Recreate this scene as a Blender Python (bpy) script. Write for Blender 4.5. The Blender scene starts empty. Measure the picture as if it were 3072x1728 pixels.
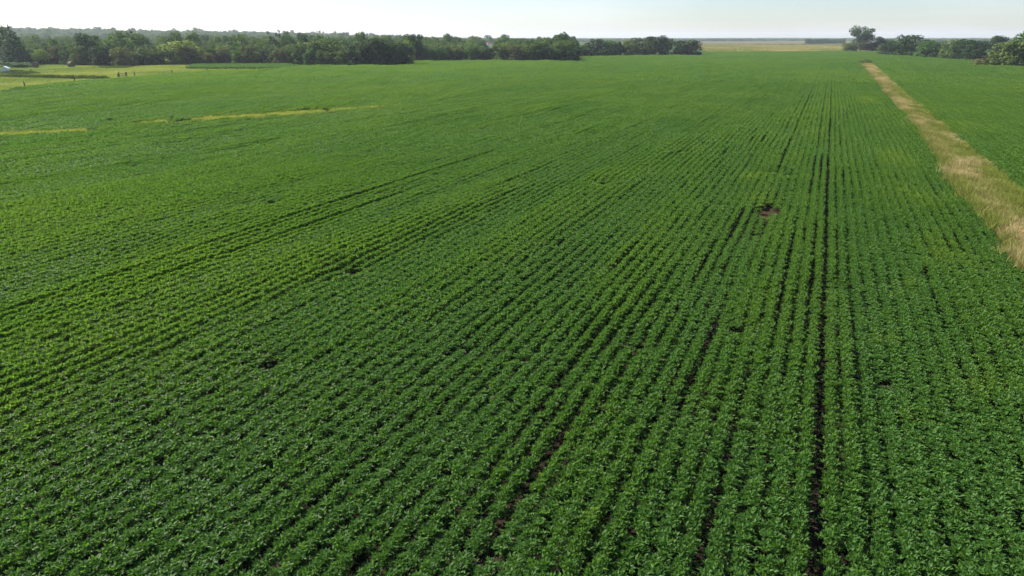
import bpy, bmesh, math, random
import numpy as np
from mathutils import Vector, Matrix, Euler

rng = np.random.default_rng(7)
random.seed(7)
SC = bpy.context.scene
COL = SC.collection
R = math.radians

# ------------------------------------------------------------------ camera, sky, sun, exposure
CAM_H = 15.0
PITCH, YAW = R(20.14), R(23.84)          # rows run along +Y; the lens looks 23.8 degrees left of them
cam = bpy.data.cameras.new('camera'); cam_ob = bpy.data.objects.new('camera', cam); COL.objects.link(cam_ob)
cam_ob.location = (0, 0, CAM_H)
cam_ob.rotation_euler = (R(90) - PITCH, 0, YAW)
cam.sensor_width = 36; cam.lens = 24
cam.clip_start = 0.1; cam.clip_end = 40000
SC.camera = cam_ob

SUN_AZ, SUN_EL = R(-86), R(37)           # compass angle from +Y, clockwise
world = bpy.data.worlds.new('World'); SC.world = world; world.use_nodes = True
wn = world.node_tree.nodes; wl = world.node_tree.links
bg = wn['Background']
sky = wn.new('ShaderNodeTexSky'); sky.sky_type = 'NISHITA'; sky.sun_disc = False
sky.sun_elevation = SUN_EL; sky.sun_rotation = SUN_AZ
sky.altitude = 200; sky.air_density = 1.1; sky.dust_density = 0.5; sky.ozone_density = 3.0
# thin high cloud: a faint veil that breaks the even blue, all round the sky
tcw = wn.new('ShaderNodeTexCoord'); mpw = wn.new('ShaderNodeMapping'); mpw.inputs['Scale'].default_value = (1.6, 1.6, 9.0)
nzw = wn.new('ShaderNodeTexNoise'); nzw.inputs['Scale'].default_value = 1.8; nzw.inputs['Detail'].default_value = 6; nzw.inputs['Roughness'].default_value = 0.55
mrw = wn.new('ShaderNodeMapRange'); mrw.inputs['From Min'].default_value = 0.42; mrw.inputs['From Max'].default_value = 0.78; mrw.inputs['To Max'].default_value = 0.30
wbw = wn.new('ShaderNodeMix'); wbw.data_type = 'RGBA'; wbw.blend_type = 'MULTIPLY'; wbw.inputs[0].default_value = 1.0; wbw.inputs[7].default_value = (0.92, 0.97, 1.13, 1)
mxw = wn.new('ShaderNodeMix'); mxw.data_type = 'RGBA'; mxw.inputs[7].default_value = (7.5, 7.7, 7.9, 1)
wl.new(tcw.outputs['Generated'], mpw.inputs[0]); wl.new(mpw.outputs[0], nzw.inputs['Vector']); wl.new(nzw.outputs[0], mrw.inputs[0])
wl.new(sky.outputs[0], wbw.inputs[6]); wl.new(wbw.outputs[2], mxw.inputs[6]); wl.new(mrw.outputs[0], mxw.inputs[0])
wl.new(mxw.outputs[2], bg.inputs[0]); bg.inputs[1].default_value = 0.057
sun = bpy.data.lights.new('sun', 'SUN'); sun.energy = 5.0; sun.angle = R(0.5); sun.color = (1.0, 0.94, 0.84)
sun_ob = bpy.data.objects.new('sun', sun); COL.objects.link(sun_ob)
sd = Vector((math.sin(SUN_AZ)*math.cos(SUN_EL), math.cos(SUN_AZ)*math.cos(SUN_EL), math.sin(SUN_EL)))
sun_ob.rotation_euler = sd.to_track_quat('Z', 'Y').to_euler()
SC.view_settings.view_transform = 'Standard'; SC.view_settings.look = 'None'
SC.view_settings.gamma = 1.0; SC.view_settings.use_curve_mapping = False
SC.view_settings.exposure = 1.4
SC.render.engine = 'CYCLES'
cy = SC.cycles
cy.max_bounces = 5; cy.diffuse_bounces = 3; cy.glossy_bounces = 1; cy.transmission_bounces = 3
cy.volume_bounces = 0; cy.transparent_max_bounces = 4
cy.caustics_reflective = False; cy.caustics_refractive = False
cy.use_adaptive_sampling = False
cy.use_denoising = True
cy.denoiser = 'OPENIMAGEDENOISE'; cy.denoising_input_passes = 'RGB_ALBEDO_NORMAL'
SC.render.use_persistent_data = False

# ------------------------------------------------------------------ helpers
def tag(o, label=None, cat=None, group=None, kind=None):
    if label: o['label'] = label
    if cat: o['category'] = cat
    if group: o['group'] = group
    if kind: o['kind'] = kind
    return o

def mesh_from(name, verts, faces, mat=None, smooth=False):
    me = bpy.data.meshes.new(name)
    verts = np.asarray(verts, dtype=np.float32).reshape(-1, 3)
    if isinstance(faces, np.ndarray):
        n, k = faces.shape
        me.vertices.add(len(verts)); me.vertices.foreach_set('co', verts.ravel())
        me.loops.add(n*k); me.loops.foreach_set('vertex_index', faces.astype(np.int32).ravel())
        me.polygons.add(n)
        me.polygons.foreach_set('loop_start', np.arange(0, n*k, k, dtype=np.int32))
        me.update(calc_edges=True)
    else:
        me.from_pydata([tuple(map(float, v)) for v in verts], [], faces); me.update()
    if mat: me.materials.append(mat)
    if smooth: me.polygons.foreach_set('use_smooth', [True]*len(me.polygons))
    return me

def link(name, me, parent=None):
    o = bpy.data.objects.new(name, me); COL.objects.link(o)
    if parent: o.parent = parent
    return o

def empty(name, loc, rz=0.0, scale=(1, 1, 1)):
    o = bpy.data.objects.new(name, None); COL.objects.link(o)
    o.location = loc; o.rotation_euler = (0, 0, rz); o.scale = scale
    o.empty_display_size = 0.5
    return o

TABLE = rng.random((256, 256))
def vnoise(x, y, seed=0):
    x = np.asarray(x, float) + seed*17.31; y = np.asarray(y, float) + seed*5.77
    x, y = np.broadcast_arrays(x, y)
    ix = np.floor(x).astype(int); iy = np.floor(y).astype(int)
    fx = x-ix; fy = y-iy
    fx = fx*fx*(3-2*fx); fy = fy*fy*(3-2*fy)
    a = TABLE[ix % 256, iy % 256]; b = TABLE[(ix+1) % 256, iy % 256]
    c = TABLE[ix % 256, (iy+1) % 256]; d = TABLE[(ix+1) % 256, (iy+1) % 256]
    return (a*(1-fx)+b*fx)*(1-fy) + (c*(1-fx)+d*fx)*fy
def fbm(x, y, seed=0):
    return 0.55*vnoise(x, y, seed)+0.3*vnoise(np.asarray(x)*2.1, np.asarray(y)*2.1, seed+3)+0.15*vnoise(np.asarray(x)*4.3, np.asarray(y)*4.3, seed+6)
def sstep(a, b, x):
    t = np.clip((np.asarray(x, float)-a)/(b-a), 0, 1); return t*t*(3-2*t)

HX, HY = -math.sin(YAW), math.cos(YAW)          # camera heading on the ground
def azdist(x, y):
    fwd = x*HX+y*HY; rgt = x*HY-y*HX
    return np.arctan2(rgt, fwd), np.hypot(x, y)
def in_view(x, y, margin=6.0, near=11.0, side=14.0):
    fwd = x*HX+y*HY; rgt = x*HY-y*HX
    # a wedge a little wider than the lens, moved back so that a step to the side still finds crop
    lim = (fwd+side)*math.tan(R(37.5+margin))
    return (np.abs(rgt) < lim) & (fwd > near-2.5)
def inside(poly, x, y):
    x = np.asarray(x, float); y = np.asarray(y, float)
    c = np.zeros(x.shape, bool); n = len(poly)
    for i in range(n):
        x0, y0 = poly[i]; x1, y1 = poly[(i+1) % n]
        if y0 == y1: continue
        m = ((y0 > y) != (y1 > y)) & (x < (x1-x0)*(y-y0)/(y1-y0)+x0)
        c ^= m
    return c
def seg_dist(p, q, x, y):
    dx, dy = q[0]-p[0], q[1]-p[1]; L = dx*dx+dy*dy
    t = np.clip(((x-p[0])*dx+(y-p[1])*dy)/L, 0, 1)
    return np.hypot(x-p[0]-t*dx, y-p[1]-t*dy)
def terrain(x, y):
    """flat farmland; beyond a kilometre the land on the left climbs in long low hills"""
    az, d = azdist(np.asarray(x, float), np.asarray(y, float))
    f = 1-sstep(R(-26), R(2), az)
    roll = 0.55+0.9*vnoise(np.asarray(x)/700.0, np.asarray(y)/700.0, 4)
    return f*26.0*sstep(900, 3200, d)*roll + 5.0*sstep(3000, 6500, d)*vnoise(np.asarray(x)/1300.0, np.asarray(y)/1300.0, 9)

CF = 2048.0
def ground(px, py, z=0.0):
    """point on the ground seen at a pixel of the photograph (used once, to survey the place)"""
    X = px-1536.0; Y = -(py-864.0)
    fwd = CF*math.cos(PITCH)+Y*math.sin(PITCH); up = -CF*math.sin(PITCH)+Y*math.cos(PITCH)
    t = (z-CAM_H)/up
    X *= t; Y = fwd*t
    return X*HY+Y*HX, -X*HX+Y*HY, math.hypot(X, Y), fwd*t
def height_at(px, py_top, fwd_dist):
    Y = -(py_top-864.0)
    fwd = CF*math.cos(PITCH)+Y*math.sin(PITCH); up = -CF*math.sin(PITCH)+Y*math.cos(PITCH)
    return CAM_H+up*fwd_dist/fwd

# ------------------------------------------------------------------ materials
def new_mat(name):
    m = bpy.data.materials.new(name); m.use_nodes = True
    nt = m.node_tree; nt.nodes.clear()
    out = nt.nodes.new('ShaderNodeOutputMaterial')
    return m, nt, out
def N(nt, t, **kw):
    n = nt.nodes.new(t)
    for k, v in kw.items(): setattr(n, k, v)
    return n
def mixc(nt, fac, a, b, blend='MIX'):
    n = N(nt, 'ShaderNodeMix', data_type='RGBA', blend_type=blend)
    for s, v in ((n.inputs[0], fac), (n.inputs[6], a), (n.inputs[7], b)):
        if hasattr(v, 'is_linked') or hasattr(v, 'links'): nt.links.new(v, s)
        elif isinstance(v, (int, float)): s.default_value = v
        else: s.default_value = (*v, 1)
    return n.outputs[2]
def mathn(nt, op, a, b=0.0, clamp=False):
    n = N(nt, 'ShaderNodeMath', operation=op, use_clamp=clamp)
    for s, v in zip(n.inputs, (a, b)):
        if hasattr(v, 'links'): nt.links.new(v, s)
        else: s.default_value = v
    return n.outputs[0]
def leaf_shader(nt, out, col, rough=0.45, spec=0.35, trans=0.3, tcol=(1.25, 1.2, 0.5)):
    p = N(nt, 'ShaderNodeBsdfPrincipled'); nt.links.new(col, p.inputs['Base Color'])
    p.inputs['Roughness'].default_value = rough; p.inputs['Specular IOR Level'].default_value = spec
    t = N(nt, 'ShaderNodeBsdfTranslucent'); nt.links.new(mixc(nt, 1.0, col, tcol, 'MULTIPLY'), t.inputs[0])
    ms = N(nt, 'ShaderNodeMixShader'); ms.inputs[0].default_value = trans
    nt.links.new(p.outputs[0], ms.inputs[1]); nt.links.new(t.outputs[0], ms.inputs[2])
    nt.links.new(ms.outputs[0], out.inputs[0])
def attr(nt, name, typ):
    a = N(nt, 'ShaderNodeAttribute', attribute_name=name, attribute_type=typ); return a.outputs['Fac']

def soy_material():
    m, nt, out = new_mat('soybean_leaf')
    tint = attr(nt, 'tint', 'INSTANCER')
    geo = N(nt, 'ShaderNodeNewGeometry'); rnd = geo.outputs['Random Per Island']
    dark = mixc(nt, rnd, (0.034, 0.097, 0.017), (0.082, 0.178, 0.028))
    c = mixc(nt, tint, dark, (0.125, 0.200, 0.022))
    leaf_shader(nt, out, c, rough=0.52, spec=0.18, trans=0.46, tcol=(1.6, 1.55, 0.8))
    return m
def crown_material(name, per_instance):
    m, nt, out = new_mat(name)
    geo = N(nt, 'ShaderNodeNewGeometry'); rnd = geo.outputs['Random Per Island']
    oi = N(nt, 'ShaderNodeObjectInfo')
    if per_instance:
        base = mixc(nt, oi.outputs['Random'], (0.042, 0.094, 0.030), (0.115, 0.178, 0.042))
    else:
        base = oi.outputs['Color']
    v = mathn(nt, 'MULTIPLY_ADD', rnd, 0.7); v.node.inputs[2].default_value = 0.65
    comb = N(nt, 'ShaderNodeCombineColor')
    for i in range(3): nt.links.new(v, comb.inputs[i])
    c = mixc(nt, 1.0, base, comb.outputs[0], 'MULTIPLY')
    leaf_shader(nt, out, c, rough=0.7, spec=0.05, trans=0.30, tcol=(1.2, 1.2, 0.6))
    return m
def grass_material(name, a, b):
    m, nt, out = new_mat(name)
    tint = attr(nt, 'tint', 'INSTANCER')
    geo = N(nt, 'ShaderNodeNewGeometry'); rnd = geo.outputs['Random Per Island']
    c = mixc(nt, tint, a, b)
    v = mathn(nt, 'MULTIPLY_ADD', rnd, 0.6); v.node.inputs[2].default_value = 0.7
    comb = N(nt, 'ShaderNodeCombineColor')
    for i in range(3): nt.links.new(v, comb.inputs[i])
    c = mixc(nt, 1.0, c, comb.outputs[0], 'MULTIPLY')
    leaf_shader(nt, out, c, rough=0.8, spec=0.04, trans=0.3, tcol=(1.1, 1.05, 0.8))
    return m
def ground_material(name, cols, scales, rough=0.95, bump=0.0, stretch=(1, 1, 1), thr=(0.3, 0.7)):
    """cols: list of colours mixed one after another by noises of the given scales"""
    m, nt, out = new_mat(name)
    tc = N(nt, 'ShaderNodeNewGeometry')
    mp = N(nt, 'ShaderNodeMapping'); mp.inputs['Scale'].default_value = stretch
    nt.links.new(tc.outputs['Position'], mp.inputs[0])
    c = None; last = None
    for i, col in enumerate(cols):
        if c is None: c = col; continue
        n = N(nt, 'ShaderNodeTexNoise'); n.inputs['Scale'].default_value = scales[i-1]; n.inputs['Detail'].default_value = 5
        n.inputs['Roughness'].default_value = 0.6
        nt.links.new(mp.outputs[0], n.inputs['Vector'])
        mr = N(nt, 'ShaderNodeMapRange', interpolation_type='SMOOTHSTEP')
        mr.inputs['From Min'].default_value = thr[0]; mr.inputs['From Max'].default_value = thr[1]
        nt.links.new(n.outputs[0], mr.inputs[0])
        c = mixc(nt, mr.outputs[0], c, col); last = n
    p = N(nt, 'ShaderNodeBsdfPrincipled'); nt.links.new(c, p.inputs['Base Color'])
    p.inputs['Roughness'].default_value = rough; p.inputs['Specular IOR Level'].default_value = 0.0
    if bump:
        b = N(nt, 'ShaderNodeBump'); b.inputs['Strength'].default_value = 1.0; b.inputs['Distance'].default_value = bump
        nt.links.new(last.outputs[0], b.inputs['Height']); nt.links.new(b.outputs[0], p.inputs['Normal'])
    nt.links.new(p.outputs[0], out.inputs[0])
    return m
def plain(name, col, rough=0.8, noise=0.25, scale=3.0):
    m, nt, out = new_mat(name)
    tc = N(nt, 'ShaderNodeTexCoord')
    n = N(nt, 'ShaderNodeTexNoise'); n.inputs['Scale'].default_value = scale; n.inputs['Detail'].default_value = 4
    nt.links.new(tc.outputs['Object'], n.inputs['Vector'])
    c = mixc(nt, n.outputs[0], tuple(v*(1-noise) for v in col), tuple(min(1, v*(1+noise)) for v in col))
    p = N(nt, 'ShaderNodeBsdfPrincipled'); nt.links.new(c, p.inputs['Base Color']); p.inputs['Roughness'].default_value = rough
    nt.links.new(p.outputs[0], out.inputs[0])
    return m

M_SOY = soy_material()
M_CROWN = crown_material('tree_leaf', False)
M_WOOD = crown_material('woodland_leaf', True)
M_BARK = plain('bark', (0.11, 0.09, 0.07), 0.9, 0.35, 8)
M_STEM = plain('soybean_stem', (0.08, 0.12, 0.04), 0.7)
M_GRASS = grass_material('verge_grass', (0.165, 0.195, 0.038), (0.42, 0.335, 0.175))
M_WEED = grass_material('weed_leaf', (0.055, 0.10, 0.022), (0.25, 0.27, 0.045))
M_SOIL = ground_material('dark_soil', [(0.024, 0.018, 0.014), (0.038, 0.028, 0.020), (0.017, 0.013, 0.011)], [0.35, 6.0], bump=0.05)
M_GROUND = ground_material('far_farmland', [(0.045, 0.075, 0.025), (0.085, 0.110, 0.042), (0.036, 0.062, 0.022)], [0.0022, 0.006], thr=(0.42, 0.58))
M_PASTURE = ground_material('pasture_turf', [(0.135, 0.180, 0.014), (0.215, 0.225, 0.016), (0.085, 0.140, 0.016)], [0.05, 0.35], bump=0.08, stretch=(1, 1, 1))
M_PRAIRIE = ground_material('dry_prairie', [(0.20, 0.185, 0.070), (0.14, 0.160, 0.055), (0.24, 0.205, 0.10)], [0.012, 0.05], stretch=(1, 1, 1))
M_VERGE = ground_material('verge_thatch', [(0.15, 0.14, 0.055), (0.09, 0.115, 0.03)], [0.25], bump=0.05)
M_BARE = ground_material('bare_earth', [(0.036, 0.025, 0.016), (0.018, 0.013, 0.009), (0.055, 0.038, 0.024)], [1.5, 9.0], bump=0.04)

# ------------------------------------------------------------------ ground sheets
def disc(name, rmax, mat):
    rads = np.concatenate([[0.0], np.geomspace(30, 800, 12), np.geomspace(900, rmax, 40)])
    nth = 180
    V = [(0, 0, 0)]; F = []
    th = np.linspace(0, 2*math.pi, nth, endpoint=False)
    for r in rads[1:]:
        x = r*np.cos(th); y = r*np.sin(th); z = terrain(x, y)
        V += list(zip(x, y, z))
    for j in range(nth): F.append((0, 1+j, 1+(j+1) % nth))
    for i in range(len(rads)-2):
        a = 1+i*nth; b = a+nth
        for j in range(nth):
            k = (j+1) % nth; F.append((a+j, b+j, b+k, a+k))
    o = link(name, mesh_from(name, V, F, mat, smooth=True)); tag(o, kind='structure'); return o
disc('ground', 9000.0, M_GROUND)

def sheet(name, poly, z, mat, label=None):
    bm = bmesh.new()
    vs = [bm.verts.new((x, y, z)) for x, y in poly]
    f = bm.faces.new(vs); f.normal_update()
    if f.normal.z < 0: f.normal_flip()
    bmesh.ops.triangulate(bm, faces=bm.faces[:])
    me = bpy.data.meshes.new(name); bm.to_mesh(me); bm.free(); me.materials.append(mat)
    o = link(name, me); tag(o, label, kind='structure'); return o

FIELD = [(-190, -20), (-190, 60), (-201, 98), (-215, 126), (-232, 146), (-242, 167), (-250, 195), (-259, 223), (-258, 241), (-252, 284),
         (-262, 312), (-256, 322), (-220, 341), (-217, 345), (-252, 406), (-207, 450), (-147, 447), (-186, 556), (-132, 641),
         (-102, 636), (-130, 796), (12, 902), (50, 918), (42, 749), (70, 658), (87, 588), (92, 573), (90, 500), (97, 452),
         (135, 430), (170, 300), (170, -20)]
STRIP_L = [(14.0, 12), (14.0, 51), (13.9, 78), (14.6, 114), (15.4, 156), (16.3, 277), (17.2, 458)]
STRIP_R = [(22.0, 461), (19.4, 229), (19.0, 132), (18.9, 96), (18.9, 83), (19.2, 50), (19.2, 12)]
STRIP = STRIP_L+STRIP_R
PASTURE = [(-201, 98), (-215, 126), (-232, 146), (-242, 167), (-250, 195), (-259, 223), (-258, 241), (-252, 284), (-262, 312), (-290, 336),
           (-342, 306), (-372, 275), (-440, 272), (-475, 235), (-470, 150), (-380, 60), (-190, 40), (-190, 60)]
CORN = [(-298, 266), (-252, 286), (-264, 311), (-288, 328), (-330, 300)]
PRAIRIE = [(-118, 800), (12, 904), (140, 1020), (130, 1725), (20, 1720), (-285, 1590)]
FARTAN = [(-290, 1640), (20, 1765), (190, 1770), (300, 3100), (-150, 3300), (-640, 3150)]
sheet('field_soil', FIELD, 0.03, M_SOIL)
sheet('pasture', PASTURE, 0.06, M_PASTURE)
sheet('prairie', PRAIRIE, 0.06, M_PRAIRIE)
sheet('grass_verge', STRIP, 0.07, M_VERGE)
M_FARTAN = ground_material('far_stubble', [(0.12, 0.105, 0.058), (0.085, 0.09, 0.042)], [0.006])
sheet('far_meadow', FARTAN, 0.10, M_FARTAN)

# ------------------------------------------------------------------ scattered stuff through geometry nodes
def proto_collection(name, meshes):
    c = bpy.data.collections.new(name)            # not linked to the scene: sources only
    for i, me in enumerate(meshes):
        o = bpy.data.objects.new('%s_%02d' % (name, i), me); c.objects.link(o)
    return c
def scatter(name, coll, P, rot, scl, vi, extra, label=None, kind='stuff'):
    n = len(P)
    me = bpy.data.meshes.new(name); me.vertices.add(n)
    me.vertices.foreach_set('co', np.asarray(P, np.float32).ravel())
    def add(nm, typ, arr, key):
        a = me.attributes.new(nm, typ, 'POINT'); a.data.foreach_set(key, np.asarray(arr).ravel())
    add('rot', 'FLOAT_VECTOR', np.asarray(rot, np.float32), 'vector')
    add('scl', 'FLOAT_VECTOR', np.asarray(scl, np.float32), 'vector')
    add('vi', 'INT', np.asarray(vi, np.int32), 'value')
    for k, v in extra.items(): add(k, 'FLOAT', np.asarray(v, np.float32), 'value')
    o = link(name, me)
    ng = bpy.data.node_groups.new(name, 'GeometryNodeTree')
    ng.interface.new_socket('Geometry', in_out='INPUT', socket_type='NodeSocketGeometry')
    ng.interface.new_socket('Geometry', in_out='OUTPUT', socket_type='NodeSocketGeometry')
    gi = ng.nodes.new('NodeGroupInput'); go = ng.nodes.new('NodeGroupOutput')
    ci = ng.nodes.new('GeometryNodeCollectionInfo'); ci.inputs[0].default_value = coll
    ci.inputs['Separate Children'].default_value = True; ci.inputs['Reset Children'].default_value = True
    ip = ng.nodes.new('GeometryNodeInstanceOnPoints'); ip.inputs['Pick Instance'].default_value = True
    def na(nm, t):
        a = ng.nodes.new('GeometryNodeInputNamedAttribute'); a.data_type = t; a.inputs[0].default_value = nm
        return a.outputs[0]
    L = ng.links
    L.new(gi.outputs[0], ip.inputs['Points']); L.new(ci.outputs[0], ip.inputs['Instance'])
    L.new(na('vi', 'INT'), ip.inputs['Instance Index'])
    er = ng.nodes.new('FunctionNodeEulerToRotation'); L.new(na('rot', 'FLOAT_VECTOR'), er.inputs[0])
    L.new(er.outputs[0], ip.inputs['Rotation']); L.new(na('scl', 'FLOAT_VECTOR'), ip.inputs['Scale'])
    L.new(ip.outputs[0], go.inputs[0])
    md = o.modifiers.new('scatter', 'NODES'); md.node_group = ng
    tag(o, label, kind=kind)
    return o

# ------------------------------------------------------------------ soybean plants
def leaflets(cx, cy, cz, n, L, W, r, up=(0.25, 1.3)):
    """n pointed, folded leaflets radiating from every shoot tip -> verts, faces (2 triangles each)"""
    m = len(cx)
    k = m*n
    bx = np.repeat(cx, n); by = np.repeat(cy, n); bz = np.repeat(cz, n)
    az = r.uniform(0, 2*math.pi, k); el = r.uniform(up[0], up[1], k)
    ln = L*r.uniform(0.75, 1.25, k); wd = W*r.uniform(0.8, 1.2, k)
    d = np.stack([np.cos(az)*np.cos(el), np.sin(az)*np.cos(el), np.sin(el)], 1)
    side = np.stack([-np.sin(az), np.cos(az), np.zeros(k)], 1)
    upv = np.cross(d, side)*-1.0
    roll = r.normal(0, 0.5, k)
    s2 = side*np.cos(roll)[:, None]+upv*np.sin(roll)[:, None]
    nrm = np.cross(d, s2)
    off = r.normal(0, 0.011, (k, 3))
    b = np.stack([bx, by, bz], 1)+off+d*0.02
    mid = b+d*(ln*0.42)[:, None]
    tip = b+d*ln[:, None]; tip[:, 2] -= 0.15*ln*np.cos(el)
    fold = nrm*(0.12*wd)[:, None]
    l = mid+s2*(wd*0.5)[:, None]+fold; rr = mid-s2*(wd*0.5)[:, None]+fold
    V = np.stack([b, l, tip, rr], 1).reshape(-1, 3)
    i = np.arange(k)*4
    F = np.stack([np.stack([i, i+1, i+2], 1), np.stack([i, i+2, i+3], 1)], 1).reshape(-1, 3)
    return V, F
def soy_mesh(name, seed, length, ntuft, nleaf, L, W, height=0.78, half=0.50):
    r = np.random.default_rng(seed)
    u = np.clip(r.uniform(-1, 1, ntuft)*0.6+r.normal(0, 0.25, ntuft), -1.1, 1.1)*half
    v = r.uniform(-length/2, length/2, ntuft)
    bump = 0.06*np.sin(v/0.23+seed)+0.05*np.sin(v/0.11+seed*2)
    top = height-0.34*(np.abs(u)/half)**2.4+bump*0.6
    z = top-np.abs(r.normal(0, 0.10, ntuft))-0.08
    lo = r.random(ntuft) < 0.30; z[lo] -= r.uniform(0.1, 0.4, lo.sum())
    V, F = leaflets(u, v, np.maximum(z, 0.1), nleaf, L, W, r)
    return mesh_from(name, V, F, M_SOY)

ROW = 0.76; X0 = 1.6                       # a row gap lies at x = 1.6
L1LEN, L2LEN, L3LEN = 0.46, 1.6, 4.0
near_meshes = [soy_mesh('soybean_foliage', 100+i, L1LEN, 32, 8, 0.195, 0.066) for i in range(12)]
mid_meshes = [soy_mesh('soybean_mid', 200+i, L2LEN, 78, 6, 0.20, 0.105) for i in range(10)]
far_meshes = [soy_mesh('soybean_far', 300+i, L3LEN, 90, 5, 0.36, 0.20) for i in range(10)]
C_NEAR = proto_collection('soy_near', near_meshes)
C_MID = proto_collection('soy_mid', mid_meshes)
C_FAR = proto_collection('soy_far', far_meshes)

# line of the grassed waterway; beyond it the rows follow the slope at an angle
WATER = [(-150, 30), (-119, 68), (-112, 80), (-111, 91), (-106.5, 99), (-97, 120), (-90.6, 134.6), (-86, 150), (-100, 260), (-150, 450)]
REGION_B = [(-150, 30), (-119, 68), (-112, 80), (-111, 91), (-106.5, 99), (-97, 120), (-90.6, 134.6), (-86, 150), (-100, 260), (-128, 440),
            (-300, 470), (-330, 150), (-200, -10)]
GRASSY = [((-125, 61), (-112.5, 77), 3.2), ((-112.6, 88.5), (-110.4, 92), 2.6), ((-107.6, 96.5), (-103.5, 104.5), 4.4), ((-103.5, 104.5), (-97.0, 119.5), 3.0),
          ((-96, 121.5), (-90.6, 134.6), 0.9)]
# long open gaps: x, first y, last y, half width
OPEN_GAPS = [(1.6, 0, 800, 0.20), (0.08, 70, 600, 0.16), (-3.72, 82, 420, 0.19), (-0.68, 36, 66, 0.19), (-4.48, 12, 24, 0.20), (0.84, 14, 24, 0.10), (3.12, 30, 70, 0.10),
             (-40.2, 16, 92, 0.38), (-37.16, 14, 66, 0.38), (-40.2, 112, 128, 0.22), (-39.44, 205, 300, 0.26), (-36.4, 105, 124, 0.2),
             (-1.44, 20, 34, 0.12), (-7.52, 24, 36, 0.14), (-15.1, 20, 33, 0.14), (-22.7, 18, 30, 0.16), (-29.5, 60, 84, 0.18), (-77.7, 24, 70, 0.36), (-56, 150, 200, 0.24),
             (-62.2, 80, 110, 0.2)]
HOLES = [(-3.35, 64.0, 0.85, 2.9), (-3.7, 55.5, 0.36, 2.6), (-4.8, 83.5, 1.2, 0.9), (-2.3, 83.0, 0.5, 1.2), (-3.7, 25.2, 0.35, 1.1), (-2.7, 35.2, 0.4, 0.6), (-7.4, 14.9, 0.4, 0.7),
         (-27.2, 34.9, 0.6, 0.7), (-22.6, 22.1, 0.5, 0.7), (4.4, 32.2, 0.45, 0.7), (-7.0, 31.0, 0.4, 0.6), (-75.6, 57.1, 0.9, 0.7), (-1.5, 46, 0.4, 0.8), (2.2, 44.5, 0.35, 0.5),
         (-20, 69, 0.7, 0.9), (-46, 48, 0.7, 0.9), (-14.5, 27.5, 0.35, 0.6), (-110, 470, 9, 1.5), (-95, 480, 6, 1.2)]
YELLOW = [(9.8, 197, 3.0, 14, 0.55), (9.5, 100, 2.2, 8, 0.45), (9.4, 55.5, 2.0, 4, 0.40), (10, 75, 2.2, 5, 0.35), (-6, 80, 1.3, 2.0, 0.5), (-4, 68.5, 1.6, 3.5, 0.4), (4.6, 37.4, 0.5, 0.8, 0.5),
          (-63, 137, 10, 12, 0.10), (5.4, 29, 0.5, 0.8, 0.5), (-255, 255, 12, 30, 0.25), (-215, 325, 30, 8, 0.35), (6.6, 47, 0.6, 1.2, 0.4), (8, 34, 1.2, 2.5, 0.25), (-245, 200, 6, 40, 0.25)]

def crop_points(step, dmin, dmax, angle, offset):
    """points along parallel rows; (angle: turn of the rows to the left of +Y)"""
    ca, sa = math.cos(angle), math.sin(angle)
    nr = int(760/ROW)
    k = np.arange(-nr, nr)
    s = np.arange(-120, 1000, step)
    K, S = np.meshgrid(k, s, indexing='ij')
    U = X0+offset+(K+0.5)*ROW
    V = S+rng.uniform(-0.5, 0.5, S.shape)*step*0.3+vnoise(K*3.1, K*0.0+0.5, 2)*step
    x = U*ca-V*sa; y = U*sa+V*ca
    d = np.hypot(x, y)
    dd = d*(1+0.08*(vnoise(x/7, y/7, 11)-0.5))
    m = (dd >= dmin) & (dd < dmax) & in_view(x, y)
    return x[m], y[m], K[m], U[m], V[m]

def crop_select(x, y, reg_b):
    m = inside(FIELD, x, y) & ~inside(STRIP, x, y)
    b = inside(REGION_B, x, y)
    m &= b if reg_b else ~b
    for p, q, w in GRASSY: m &= rng.random(x.shape) > 1.5*np.exp(-1.3*(seg_dist(p, q, x, y)/(w*(0.7+0.6*vnoise(x/2.0, y/2.0, 5))))**2)
    for j, (hx, hy, rx, ry) in enumerate(HOLES):
        q = 1.0 if j < 2 or rx > 3 else 0.72
        m &= ((x-hx)/(rx*q))**2+((y-hy)/(ry*q))**2 > 0.7+0.6*vnoise(x*2, y*2, 8)
    return m

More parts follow.
